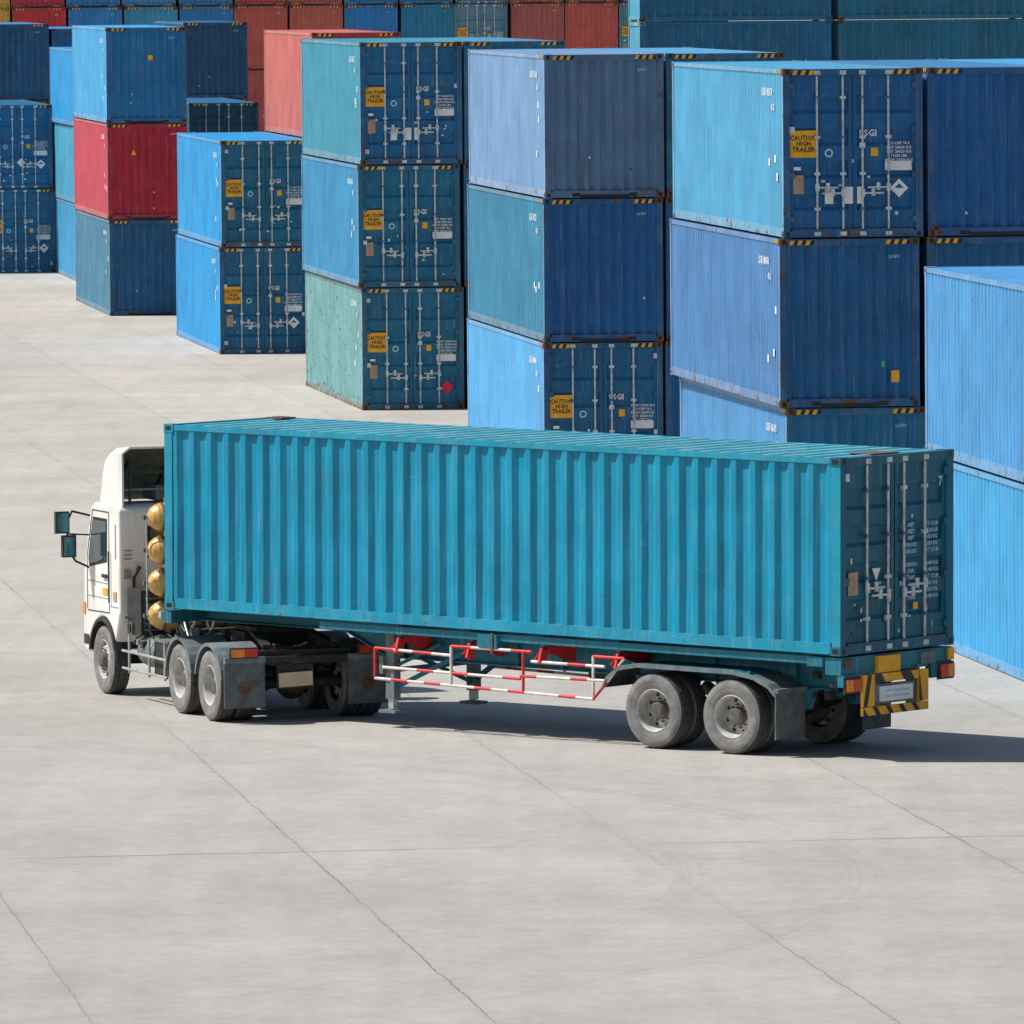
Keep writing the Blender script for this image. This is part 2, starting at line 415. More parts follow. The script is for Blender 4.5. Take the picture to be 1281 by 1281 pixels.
# D
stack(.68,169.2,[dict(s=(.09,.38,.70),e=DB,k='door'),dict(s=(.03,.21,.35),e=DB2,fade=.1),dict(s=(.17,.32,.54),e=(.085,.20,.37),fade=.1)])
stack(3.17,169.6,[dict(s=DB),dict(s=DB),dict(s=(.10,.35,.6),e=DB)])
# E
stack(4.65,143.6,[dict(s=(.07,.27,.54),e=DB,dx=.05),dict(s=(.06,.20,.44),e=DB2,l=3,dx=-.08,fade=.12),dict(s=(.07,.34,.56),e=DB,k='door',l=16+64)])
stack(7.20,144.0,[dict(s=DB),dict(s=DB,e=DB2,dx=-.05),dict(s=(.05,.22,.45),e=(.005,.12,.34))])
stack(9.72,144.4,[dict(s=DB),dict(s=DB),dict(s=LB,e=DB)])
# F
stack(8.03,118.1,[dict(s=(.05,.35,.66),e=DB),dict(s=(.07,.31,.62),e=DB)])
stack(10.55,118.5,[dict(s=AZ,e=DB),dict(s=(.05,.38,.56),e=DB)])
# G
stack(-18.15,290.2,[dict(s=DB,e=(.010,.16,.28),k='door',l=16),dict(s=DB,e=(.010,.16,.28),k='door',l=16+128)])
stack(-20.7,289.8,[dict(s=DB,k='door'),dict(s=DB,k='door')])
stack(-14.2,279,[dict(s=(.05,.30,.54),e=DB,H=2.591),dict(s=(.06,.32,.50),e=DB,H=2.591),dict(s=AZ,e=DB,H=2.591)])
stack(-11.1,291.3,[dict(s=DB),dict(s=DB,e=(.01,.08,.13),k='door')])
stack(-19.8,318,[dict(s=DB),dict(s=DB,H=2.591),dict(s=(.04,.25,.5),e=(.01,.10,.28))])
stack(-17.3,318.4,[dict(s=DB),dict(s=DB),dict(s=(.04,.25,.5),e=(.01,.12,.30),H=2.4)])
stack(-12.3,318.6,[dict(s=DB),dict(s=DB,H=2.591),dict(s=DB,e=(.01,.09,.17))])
# far tall block
cols=[(.6,.4,.05),RED,(.03,.24,.5),(.05,.30,.5),(.03,.22,.45),(.5,.09,.07),(.52,.12,.10),(.02,.24,.50),(.01,.20,.45),(.10,.28,.38),(.48,.12,.10),(.52,.10,.08),(.08,.25,.38),DB]
for i,c in enumerate(cols):
    X=-24.9+i*2.5; Y=380+ (X+20)*.135
    r2=random.Random(i)
    d='door' if i in (9,12) else 'blank'
    stack(X,Y,[dict(s=r2.choice([DB,AZ,RED])),dict(s=c),dict(s=c,k=d),dict(s=c,k=d)])
for i in range(4):
    for t in range(4):
        p=Vector((4.1,262,0))+e1*(i*6.3)
        c=(.006,.13,.27) if i%2==0 else (.006,.145,.25)
        container('shipping_container',(p.x+e2.x*HW,p.y+e2.y*HW,t*2.897),YA,P(c,rust=.4,dirt=.5,fade=.1),P((.1,.4,.55)),'blank',L=6.06,seed=50+i*4+t,depth=.05,pitch=.3)

# ------------------------------------------------------------------ truck
truck=bpy.data.objects.new('semi_truck',None); scene.collection.objects.link(truck)
def wheel(mb,x,y,z,sg,r=.505,w=.27,steer=False):
    k=r/.505; h=w/2
    T,D=M_tyre,M_tread
    prof=[(.28*k,-h*.9,T),(.33*k,-h,T),(.43*k,-h*1.04,T),(.485*k,-h*.9,D),(.503*k,-h*.7,D),(.505*k,-.055,D),(.492*k,-.05,D),(.492*k,-.04,D),(.505*k,-.035,D),(.507*k,.035,D),(.492*k,.04,D),(.492*k,.05,D),(.505*k,.055,D),(.503*k,h*.7,D),(.485*k,h*.9,T),(.44*k,h*1.03,T),(.40*k,h*1.06,T),(.395*k,h*1.04,T),(.34*k,h*1.0,T),(.292*k,h*.9,M_rim)]
    if steer: prof+=[(.285*k,h*.95,M_rim),(.27*k,h*.75,M_rim),(.255*k,h*.1,M_rim),(.235*k,h*.35,M_rim),(.20*k,h*.75,M_rim),(.13*k,h*.8,M_hub),(.11*k,h*1.3,M_hub),(.09*k,h*1.4,M_hub),(.001,h*1.42,M_hub)]
    else: prof+=[(.285*k,h*.95,M_rim),(.272*k,h*.8,M_rim),(.262*k,h*.2,M_rim),(.25*k,-h*.35,M_rim),(.235*k,-h*.5,M_rim),(.17*k,-h*.4,M_rim),(.125*k,-h*.38,M_hub),(.118*k,h*.3,M_hub),(.095*k,h*.55,M_hub),(.001,h*.6,M_hub)]
    mb.lathe((x,y,z),(0,sg,0),prof,40)
    # tread lugs
    for i in range(56):
        t=2*math.pi*i/56
        for q in (-1,1):
            a=t+(.03 if q>0 else 0)
            ct_,st_=math.cos(a),math.sin(a); rr=.5055*k
            y0_,y1_=sorted((y+q*h*.50,y+q*h*.86))
            w2=.011
            p=[(x+ct_*rr-st_*w2,y0_,z+st_*rr+ct_*w2),(x+ct_*rr+st_*w2,y0_,z+st_*rr-ct_*w2),(x+ct_*(rr-.012)+st_*w2,y1_,z+st_*(rr-.012)-ct_*w2),(x+ct_*(rr-.012)-st_*w2,y1_,z+st_*(rr-.012)+ct_*w2)]
            mb.poly(p,M_blk)
    off=(h*.78 if steer else -h*.36)
    ph=x*2.3+y
    for i in range(10):
        t=2*math.pi*i/10+ph; px,pz=x+.155*k*math.cos(t),z+.155*k*math.sin(t)
        mb.cyl((px,y+sg*off,pz),(px,y+sg*(off+.035),pz),.014,M_hub,6)
    for i in range(8):
        t=2*math.pi*i/8+ph; rr=.212*k; px,pz=x+rr*math.cos(t),z+rr*math.sin(t)
        o2=(h*.66 if steer else -h*.44)
        mb.cyl((px,y+sg*(o2-.02),pz),(px,y+sg*(o2+.008),pz),.024,M_blk,10)
def fender(mb,x,z,r,y0,y1,a0,a1,mat,n=12,lip=.05):
    C=lambda rr,a:(x+rr*math.cos(math.radians(a)),z+rr*math.sin(math.radians(a)))
    yy=y1 if abs(y1)>abs(y0) else y0
    for i in range(n):
        A=a0+(a1-a0)*i/n; B=a0+(a1-a0)*(i+1)/n
        a,b=C(r,A),C(r,B);c,d=C(r-.012,A),C(r-.012,B)
        mb.poly([(a[0],y0,a[1]),(b[0],y0,b[1]),(b[0],y1,b[1]),(a[0],y1,a[1])],mat,True)
        mb.poly([(c[0],y1,c[1]),(d[0],y1,d[1]),(d[0],y0,d[1]),(c[0],y0,c[1])],mat,True)
        l1,l2=C(r-lip,A),C(r-lip,B)
        mb.poly([(a[0],yy,a[1]),(b[0],yy,b[1]),(l2[0],yy,l2[1]),(l1[0],yy,l1[1])],mat)

TR_ROT=math.atan2(.653,-.757); TR_LOC=(5.04,111.22,-.015); TILT=.0075
CONZ=1.42
TQ=(.003,.27,.43)
tside=paint(TQ,.38,.34,.35,0,.06,thr=.735); tedge=paint((.006,.29,.43),.42,.35,.6,0,.20,thr=.69)
tend=paint((.003,.115,.19),.5,.4,.6,0,.10,thr=.68)  # door end: its shade is put into the colour, plus less faded paint
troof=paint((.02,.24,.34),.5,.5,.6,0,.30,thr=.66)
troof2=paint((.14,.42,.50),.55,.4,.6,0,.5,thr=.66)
tchas=paint((.008,.17,.24),.5,.6,.7,0,.12,thr=.66)
rv=Vector((math.cos(TR_ROT),math.sin(TR_ROT),0)); cl=Vector(TR_LOC)-rv*.09
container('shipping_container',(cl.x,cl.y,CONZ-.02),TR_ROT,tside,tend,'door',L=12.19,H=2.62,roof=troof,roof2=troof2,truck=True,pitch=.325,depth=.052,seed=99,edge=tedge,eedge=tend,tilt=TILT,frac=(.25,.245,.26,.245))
mb=MB()
for sy in (1,-1):
    y=sy*.48
    a,b=sorted((y-.07*1,y+.07))
    prof=[(.05,CONZ-.03),(12.1,CONZ-.03),(12.1,CONZ-.17),(9.3,CONZ-.19),(8.5,CONZ-.52),(.6,CONZ-.52),(.05,CONZ-.3)]
    mb.prism(prof,y-.01,y+.01,tchas)
    mb.box(.05,12.1,a,b,CONZ-.03,CONZ-.012,tchas)
    mb.box(.6,8.5,a,b,CONZ-.54,CONZ-.52,tchas)
    mb.bar((8.5,y,CONZ-.53),(9.3,y,CONZ-.20),.14,.02,tchas)
    mb.box(9.3,12.1,a,b,CONZ-.21,CONZ-.19,tchas)
    for x in (1.2,2.6,4.0,5.3,6.1,7.0,8.2): mb.box(x,x+.015,min(y+sy*.012,y+sy*.068),max(y+sy*.012,y+sy*.068),CONZ-.52,CONZ-.03,tchas)
for x in [.9,1.9,3.2,4.4,5.6,6.8,7.9,9.0,10.0,11.0]: mb.box(x,x+.08,-.47,.47,CONZ-.2,CONZ-.06,tchas)
for x in (3.75,5.1,6.4,7.7):
    mb.box(x,x+.08,-1.16,1.16,CONZ-.16,CONZ-.02,tchas)
    for sy in (1,-1):
        ys,ye=sy*.5,sy*1.12
        for xx in (x-.005,x+.085):
            mb.poly([(xx,ys,CONZ-.17),(xx,ye,CONZ-.17),(xx,ye,CONZ-.22),(xx,ys,CONZ-.42)],M_railr)
        mb.bar((x+.04,ye,CONZ-.2),(x+.04,sy*1.18,1.02),.14,.04,M_railr)
        mb.bar((x+.04,ye,CONZ-.18),(x+.16,sy*1.16,CONZ-.34),.10,.02,M_railr)
mb.box(12.0,12.16,-1.2,1.2,CONZ-.2,CONZ-.03,tchas)
mb.box(-.06,.2,-1.19,1.19,CONZ-.26,CONZ-.03,tchas)
mb.box(5.9,6.25,1.0,1.235,CONZ-.22,CONZ-.04,tchas); mb.box(5.96,6.0,1.235,1.25,CONZ-.3,CONZ-.02,M_rust)
for yy in (1.0,-1.2): mb.box(.24,.5,yy,yy+.2,CONZ-.16,CONZ-.03,tchas)
for sy in (1,-1):
    a,b=sorted((sy*1.13,sy*1.18)); mb.box(.22,9.2,a,b,CONZ-.13,CONZ-.03,tchas)
for sy in (1,-1):
    a,b=sorted((sy*.78,sy*.92))
    mb.box(8.05,8.2,a,b,.35,CONZ-.1,M_fend)
    mb.box(8.08,8.17,a+.02,b-.02,.22,.40,M_alu)
    mb.box(7.98,8.28,a-.06,b+.06,.16,.20,M_fend)
    mb.bar((8.1,sy*.85,.5),(7.1,sy*.55,CONZ-.4),.06,.06,tchas)
    mb.bar((8.1,sy*.85,.8),(7.5,sy*.55,CONZ-.3),.05,.05,tchas)
mb.bar((8.12,-.85,.75),(8.12,.85,.75),.06,.06,tchas)
mb.bar((8.12,-.85,.45),(8.12,.85,1.1),.05,.05,tchas)
mb.box(8.2,8.27,.86,.98,.7,.95,M_fend)
for x in (1.78,3.13):
    mb.cyl((x,-1.0,.5),(x,1.0,.5),.075,M_chas,14)
    for sy in (1,-1):
        for k in range(5): mb.box(x-.5+k*.06,x+.5-k*.06,sy*.5-.045,sy*.5+.045,.60-k*.022,.618-k*.022,M_chas)
        mb.cyl((x,sy*.45,.5),(x,sy*.62,.5),.2,M_hub,20)
    mb.cyl((x+.15,.3,.62),(x+.35,.3,.72),.09,M_fend,12); mb.cyl((x+.15,-.3,.62),(x+.35,-.3,.72),.09,M_fend,12)
for sy in (1,-1):
    for x in (1.05,2.45,3.85): mb.prism([(x-.15,CONZ-.52),(x+.15,CONZ-.52),(x+.05,.6),(x-.05,.6)],sy*.5-.05,sy*.5+.05,tchas)
mb.cyl((4.3,.1,.85),(5.1,.1,.85),.14,M_chas,16)
mb.cyl((4.4,-.3,.8),(5.0,-.3,.8),.12,M_alu,16)
for k in range(4): mb.hose((.1,-.2+k*.1,1.1),(2.4,-.25+k*.15,.95),.10+.03*k,.014,M_blk,9)
RR=random.Random(8)
for k in range(26):
    x=RR.uniform(.4,1.4); y=RR.uniform(-.6,.6); z=RR.uniform(.75,1.2); d=RR.uniform(.02,.07)
    mb.box(x-d,x+d,y-d,y+d,z-d,z+d*.7,RR.choice([M_chas,M_fend,tchas,M_dark]))
for sy in (1,-1):
    for x in (1.78,3.13):
        wheel(mb,x,sy*1.09,.507,sy); wheel(mb,x,sy*.77,.507,sy)
    ya,yb=sorted((sy*.62,sy*1.235))
    pf=[(4.02,.78),(3.95,.92),(3.72,1.08),(3.4,1.13),(1.75,1.13),(1.4,1.08),(1.15,.98),(1.02,.86)]
    for i in range(len(pf)-1):
        (xa,za),(xb,zb)=pf[i],pf[i+1]
        mt=M_fend if i not in (2,3,4) else tchas
        mb.poly([(xa,ya,za),(xb,ya,zb),(xb,yb,zb),(xa,yb,za)],mt)
        mb.poly([(xa,yb,za-.012),(xb,yb,zb-.012),(xb,ya,zb-.012),(xa,ya,za-.012)],M_chas)
        yo=sy*1.238
        mb.poly([(xa,yo,za+.005),(xb,yo,zb+.005),(xb,yo,zb-.055),(xa,yo,za-.055)],M_fend)
    for x in (1.5,2.45,3.5): mb.bar((x,sy*.5,1.0),(x,sy*1.2,1.115),.04,.04,tchas)
    mb.box(1.0,1.02,ya,yb,.24,.88,M_flap)
    mb.box(.96,1.04,ya,yb,.86,.92,M_fend)
for sy in (1,-1):
    y=sy*1.2; ct=[0]
    def seg(p,q,r=.021):
        p=Vector(p);q=Vector(q);d=(q-p);n=max(1,int(d.length/.3))
        for i in range(n):
            ct[0]+=1
            mb.cyl(p+d*i/n,p+d*(i+1)/n,r,M_railr if (ct[0]%5 in (1,3)) else M_railw,8)
    seg((8.15,y,1.08),(6.75,y,1.05)); seg((8.15,y,.66),(4.2,y,.60)); seg((8.15,y,.66),(8.15,y,1.08))
    seg((8.0,y,.82),(5.5,y,.80)); seg((6.75,y,1.05),(6.75,y,.62)); seg((6.75,y,1.18),(5.3,y,1.18)); seg((6.75,y,1.18),(6.75,y,1.05)); seg((5.45,y,.60),(5.45,y,1.18))
    seg((5.3,y,1.05),(4.0,y,1.05)); seg((5.5,y,.84),(4.0,y,.86)); seg((4.2,y,.60),(3.95,y,.85)); seg((3.95,y,.85),(3.65,y,1.18)); seg((4.2,y,.62),(4.2,y,1.18)); seg((4.2,y,1.18),(3.65,y,1.18))
BY=.09
def stripe_panel(x,y1,y0,z0,z1,n,sl):
    y1+=BY;y0+=BY
    w=(y1-y0)/n
    mb.box(x+.004,x+.05,y0,y1,z0,z1,M_yel)
    for i in range(0,n,2):
        ya=y1-i*w
        p=[(ya,z0),(ya-w*.7,z0),(ya-w*.7+sl,z1),(ya+sl,z1)]
        p=[(min(y1,max(y0,q[0])),q[1]) for q in p]
        mb.poly([(x,q[0],q[1]) for q in p],M_dark)
stripe_panel(-.16,.74,-.66,.60,.71,10,.09)
stripe_panel(-.16,.74,.50,.72,1.14,2,-.1)
stripe_panel(-.16,-.46,-.66,.72,1.14,2,.1)
stripe_panel(-.16,.49,-.45,1.03,1.14,3,.08)
mb.box(-.12,-.062,-.1+BY,.38+BY,1.15,1.37,M_yel)
mb.box(-.14,-.08,-.38+BY,.44+BY,.74,1.0,M_fend); mb.box(-.16,-.138,-.32+BY,.38+BY,.77,.97,M_white)
for r in range(2): mb.box(-.163,-.161,-.25+BY,.30+BY,.82+r*.07,.85+r*.07,M_ltbl)
mb.box(-.1,.0,.86,1.18,1.0,1.16,tchas); mb.box(-.1,.0,-1.18,-.7,1.0,1.2,tchas)
mb.box(-.15,-.10,1.02,1.15,.94,1.10,M_orange); mb.box(-.15,-.10,.87,1.01,.94,1.10,M_redl); mb.box(-.12,-.09,.85,1.17,.91,1.13,M_dark)
mb.box(-.15,-.10,-1.15,-1.01,1.0,1.17,M_orange); mb.box(-.15,-.10,-1.0,-.86,1.0,1.17,M_redl); mb.box(-.12,-.09,-1.17,-.83,.97,1.2,M_dark)
mb.box(-.1,.1,-.45,-.40,.64,1.2,M_fend); mb.box(-.1,.1,.40,.45,.64,1.2,M_fend)
mb.box(-.1,-.065,-1.2,-1.08,1.22,1.38,M_yel); mb.box(-.1,-.065,1.0,1.12,1.25,1.37,M_rust); mb.box(-.09,-.065,-.8,-.5,1.2,1.36,M_fend)
mb.build('trailer_chassis',TR_LOC,TR_ROT,truck,pitch=TILT)

# ---- tractor
TC_ROT=math.atan2(.934,-.358); TC_LOC=(-3.35,118.1,0)
FX=4.22
mb=MB()
for sy in (1,-1):
    y=sy*.42
    mb.box(-1.1,4.8,y-.04,y+.04,.78,1.02,M_chas)
    for x in (-.65,.65):
        wheel(mb,x,sy*1.09,.5,sy,r=.5); wheel(mb,x,sy*.77,.5,sy,r=.5)
        fender(mb,x,.5,.60,sy*.6,sy*1.24,12,168,M_fend)
        mb.bar((x,sy*.4,1.0),(x,sy*1.2,1.08),.05,.03,M_chas)
    wheel(mb,FX,sy*1.04,.5,sy,r=.5,steer=True)
    for k in range(6): mb.box(-.6+k*.05,.6-k*.05,y-.05+sy*.12,y+.05+sy*.12,.66-k*.025,.68-k*.025,M_chas)
    a,b=sorted((sy*.62,sy*1.22))
    mb.box(-1.30,-1.28,a,b,.22,.85,M_flap)
    mb.cyl((-1.303,sy*.92,.5),(-1.30,sy*.92,.5),.10,M_rust,16)
    mb.box(-1.34,-1.26,a,b,.85,.93,M_fend)
    mb.box(-1.38,-1.33,sy*.95-.21,sy*.95+.21,.92,1.07,M_dark)
    mb.box(-1.40,-1.375,min(sy*.95,sy*1.14),max(sy*.95,sy*1.14),.94,1.05,M_orange); mb.box(-1.40,-1.375,min(sy*.76,sy*.94),max(sy*.76,sy*.94),.94,1.05,M_redl)
for x in (-.65,.65,FX): mb.cyl((x,-1,.5),(x,1,.5),.08,M_chas,14)
for x in (-.65,.65):
    mb.lathe((x,0,.5),(1,0,0),[(.02,-.22,M_chas),(.16,-.18,M_chas),(.24,0,M_chas),(.16,.18,M_chas),(.02,.22,M_chas)],20)
mb.box(-1.15,-1.05,-.8,.8,.80,1.0,M_chas); mb.box(-1.25,-1.15,-1.2,1.2,.84,.92,M_chas)
mb.bar((-1.2,-.12,.60),(-1.2,.38,.58),.02,.20,M_plate)
mb.box(-1.17,-1.1,-.14,.40,.46,.80,M_chas)
mb.lathe((.28,0,1.2),(0,0,1),[(.02,.06,M_chas),(.48,.06,M_chas),(.48,.0,M_chas),(.02,0,M_chas)],28)
mb.box(-.35,.28,-.42,.42,1.19,1.255,M_chas); mb.box(-.1,.7,-.5,.5,1.02,1.18,M_chas)
mb.bar((-.2,-.4,1.2),(-1.05,-.5,1.05),.12,.05,M_chas); mb.bar((-.2,.4,1.2),(-1.05,.5,1.05),.12,.05,M_chas)
mb.box(-1.0,3.2,-.38,.38,.97,1.03,M_chas)
R=random.Random(5)
for sy in (1,-1):
    a,b=sorted((sy*.55,sy*1.1))
    mb.box(1.5,2.1,a,b,.45,.92,M_chas); mb.box(1.48,2.12,a-.01,b+.01,.92,.95,M_fend)
    mb.cyl((2.2,sy*.85,.72),(2.95,sy*.85,.72),.23,M_fend,20)
    mb.cyl((2.35,sy*.85,.72),(2.39,sy*.85,.72),.24,M_alu,20); mb.cyl((2.75,sy*.85,.72),(2.79,sy*.85,.72),.24,M_alu,20)
    for z in (.45,.7): mb.tube([(1.3,sy*1.18,z),(3.3,sy*1.18,z)],.02,M_alu)
    for x in (1.4,2.1,3.0): mb.tube([(x,sy*1.18,.4),(x,sy*1.18,.95)],.02,M_alu)
for k in range(60):
    x=R.uniform(1.3,3.5); y=R.uniform(.35,1.1); z=R.uniform(.75,1.35); d=R.uniform(.03,.09)
    mb.box(x-d,x+d,y-d*.8,y+d*.8,z-d,z+d*R.uniform(.4,1.3),R.choice([M_chas,M_chas,M_fend,M_dark,M_alu,M_hub]))
for k in range(30):
    p=(R.uniform(1.2,3.5),R.uniform(.3,1.15),R.uniform(.8,1.5)); q=(p[0]+R.uniform(-.6,.6),R.uniform(.3,1.12),R.uniform(.6,1.3))
    mb.hose(p,q,R.uniform(.02,.15),R.uniform(.01,.022),R.choice([M_blk,M_blk,M_fend,M_alu]))
for k in range(50):
    x=R.uniform(-1.15,1.3); y=R.uniform(-.6,.6); z=R.uniform(.65,1.15); d=R.uniform(.03,.09)
    mb.box(x-d,x+d,y-d,y+d,z-d,z+d*.6,R.choice([M_chas,M_fend,M_dark,M_hub]))
for k in range(10):
    mb.hose((-1.1,R.uniform(-.5,.5),R.uniform(.8,1.1)),(.2,R.uniform(-.5,.5),R.uniform(.9,1.15)),R.uniform(.03,.2),.014,R.choice([M_blk,M_fend]))
for k in range(4):
    mb.hose((2.6,-.3+.15*k,2.0),(1.4,-.2+.1*k,1.45),.3,.016,[M_blk,M_redd,M_ltbl,M_blk][k],10)
mb.box(2.75,3.35,.58,1.08,.95,1.60,M_chas)
mb.box(2.72,2.75,.64,1.04,1.0,1.55,M_dark)
for k in range(6): mb.box(2.70,2.72,.66,1.02,1.02+k*.09,1.045+k*.09,M_fend)
for i in range(4):
    z=1.27+i*.47
    xx=2.30
    pr=[(.001,-1.12,M_gold),(.07,-1.105,M_gold),(.13,-1.07,M_gold),(.18,-1.0,M_gold),(.205,-.9,M_gold),(.205,.9,M_gold),(.18,1.0,M_gold),(.13,1.07,M_gold),(.07,1.105,M_gold),(.001,1.12,M_gold)]
    mb.lathe((xx,0,z),(0,1,0),pr,24)
    mb.cyl((xx,1.11,z),(xx,1.17,z),.03,M_alu,8)
    mb.box(xx-.04,xx+.04,1.15,1.19,z-.03,z+.03,M_hub)
    for yy in (-.6,.0,.6,.92): mb.cyl((xx,yy-.02,z),(xx,yy+.02,z),.212,M_strap,24)
for yy in (-.75,.75):
    mb.box(2.52,2.57,yy-.03,yy+.03,1.02,2.95,M_fend); mb.box(2.03,2.07,yy-.03,yy+.03,1.02,2.9,M_fend)
mb.tube([(2.25,1.15,1.27),(2.2,1.17,1.5),(2.25,1.15,1.75),(2.2,1.17,2.0),(2.25,1.15,2.2),(2.25,1.15,2.65)],.013,M_alu,6)
mb.build('tractor_chassis',TC_LOC,TC_ROT,truck)

CX=3.45; CW=1.17
mb=MB()
acx=FX-CX
arch=[(acx+.62*math.cos(math.radians(a)),.5+.62*math.sin(math.radians(a))) for a in range(10,158,12)]
prof=[(0,1.22),(0,2.70),(.06,2.76),(.2,2.79),(1.15,2.77),(1.28,2.70),(1.38,2.54),(1.58,1.92),(1.66,1.76),(1.68,1.2),(1.70,.95),(1.68,.62),(1.52,.56),(1.40,.57)]+arch
prof=[(x+CX,z) for x,z in prof]
mb.prism(prof,-CW,CW,M_cabw)
cab=mb.build('cab_body',TC_LOC,TC_ROT,truck,bevel=.05,weld=True)
mb=MB()
yo=CW+.004
def sp(pts,mat,y=yo,sides=(1,-1)):
    for sy in sides: mb.poly([(x+CX,sy*y,z) for x,z in (pts if sy>0 else pts[::-1])],mat)
sp([(.56,1.93),(.54,2.56),(1.19,2.56),(1.42,1.95),(1.38,1.82),(1.0,1.87)],M_blk)
sp([(.60,1.97),(.58,2.52),(1.16,2.52),(1.37,1.97),(1.34,1.87),(1.0,1.91)],M_glass,yo+.004)
def line(a,b,w=.014,mat=M_dark):
    for sy in (1,-1): mb.bar((a[0]+CX,sy*(yo),a[1]),(b[0]+CX,sy*(yo),b[1]),.006,w,mat)
line((.46,1.2),(.46,2.66)); line((.46,2.66),(1.20,2.66)); line((1.20,2.66),(1.48,1.96)); line((1.48,1.96),(1.48,1.2)); line((.46,1.2),(1.48,1.18)); 
line((.5,1.62),(1.45,1.62),.010,M_cabg); line((.5,1.40),(1.45,1.40),.008,M_cabg)
line((.90,2.0),(.90,2.5),.02,M_blk)
line((.16,2.0),(.16,2.5),.03,M_cabg); line((.05,1.30),(.42,1.30),.012,M_cabg)
for sy in (1,-1):
    S=lambda a,b:(min(sy*a,sy*b),max(sy*a,sy*b))
    a,b=S(yo,yo+.03); mb.box(.54+CX,.74+CX,a,b,1.70,1.75,M_dark)
    a,b=S(yo,yo+.008); mb.box(1.42+CX,1.64+CX,a,b,.68,.82,M_dark); mb.box(.12+CX,.27+CX,a,b,1.38,1.52,M_tan); mb.box(.55+CX,.75+CX,a,b,1.45,1.55,M_yel)
    mb.box(1.58+CX,1.705+CX,sy*.9-.16,sy*.9+.16,.70,.90,M_alu)
    a,b=S(1.1,1.185); mb.box(1.57+CX,1.68+CX,a,b,1.12,1.28,M_orange)
    fender(mb,FX,.5,.615,sy*.78,sy*1.20,10,162,M_dark,12,.05)
    MX=1.36; DY=-.12
    mb.tube([(MX+CX,sy*1.15,2.56),(MX+.05+CX,sy*1.42,2.63),(MX+.04+CX,sy*(1.62+DY),2.48),(MX+.04+CX,sy*(1.62+DY),2.08),(MX+.02+CX,sy*1.38,1.90),(MX+.04+CX,sy*1.16,1.80)],.016,M_blk)
    mb.tube([(MX+CX,sy*1.15,2.28),(MX+.04+CX,sy*1.48,2.30)],.012,M_blk)
    for zc,yy in ((2.47,1.70+DY),(2.12,1.60+DY)):
        mb.box(MX+CX,MX+.08+CX,sy*yy-.105,sy*yy+.105,zc-.16,zc+.16,M_dark)
        mb.box(MX-.008+CX,MX+CX,sy*yy-.085,sy*yy+.085,zc-.135,zc+.135,M_mirror)
    mb.tube([(.40+CX,sy*1.2,1.35),(.40+CX,sy*1.2,2.1)],.014,M_dark)
mb.poly([(1.405+CX,-1.0,2.49),(1.405+CX,1.0,2.49),(1.585+CX,1.05,1.94),(1.585+CX,-1.05,1.94)],M_glass)
mb.box(1.69+CX,1.705+CX,-.7,.7,1.2,1.6,M_blk)
xb=CX-.006
mb.box(xb-.004,xb,-.75,.75,2.02,2.48,M_blk); mb.box(xb-.01,xb-.003,-.70,.70,2.07,2.43,M_glass)
for y in (-.95,-.5,0,.5,.95): mb.box(xb-.014,xb,y-.03,y+.03,1.3,1.95,M_cabw)
for k in range(3): mb.box(xb-.01,xb,.98,1.10,2.0+k*.06,2.015+k*.06,M_cabg)
mb.box(xb-.012,xb,1.0,1.10,1.72,1.86,M_tan)
mb.tube([(CX-.08,.98,1.2),(CX-.08,.98,1.75),(CX-.08,.88,1.9)],.03,M_dark,8)
mb.box(CX+.1,CX+1.5,-1.0,1.0,.9,1.3,M_chas)
mb.build('cab_fittings',TC_LOC,TC_ROT,truck)
# roof deflector
mb=MB()
sec=[(1.36,2.80,1.0),(1.18,3.02,1.05),(1.0,3.25,1.08),(.82,3.47,1.10),(.62,3.58,1.10),(.05,3.62,1.10)]
basez=2.77
for i in range(len(sec)-1):
    (xa,za,wa),(xb_,zb,wb)=sec[i],sec[i+1]
    xa+=CX;xb_+=CX
    ca,cb=wa-.12,wb-.12
    za2=max(basez+.02,za-.09); zb2=zb-.09
    mb.poly([(xa,-ca,za),(xa,ca,za),(xb_,cb,zb),(xb_,-cb,zb)],M_cabw,False)
    for sy in (1,-1):
        mb.poly([(xa,sy*ca,za),(xa,sy*wa,za2),(xb_,sy*wb,zb2),(xb_,sy*cb,zb)],M_cabw,False)
        mb.poly([(xa,sy*wa,za2),(xa,sy*wa,basez),(xb_,sy*wb,basez),(xb_,sy*wb,zb2)],M_cabw,False)
mb.mi(M_olive)
d=mb.build('roof_deflector',TC_LOC,TC_ROT,truck,weld=True)
md=d.modifiers.new('solid','SOLIDIFY'); md.thickness=.03; md.offset=-1; md.material_offset=1
mb=MB()
for y in (-.95,-.3,.35,.95):
    mb.bar((.15+CX,y,2.80),(.15+CX,y,3.50),.035,.035,M_dark); mb.bar((.2+CX,y,3.43),(.9+CX,y,2.86),.035,.035,M_dark)
mb.bar((.15+CX,-1.05,3.25),(.15+CX,1.05,3.25),.035,.035,M_dark); mb.bar((.15+CX,-1.05,3.0),(.15+CX,1.05,3.0),.03,.03,M_fend)
mb.box(.3+CX,.9+CX,-.5,.5,2.82,3.04,M_fend)
mb.build('deflector_frame',TC_LOC,TC_ROT,truck)

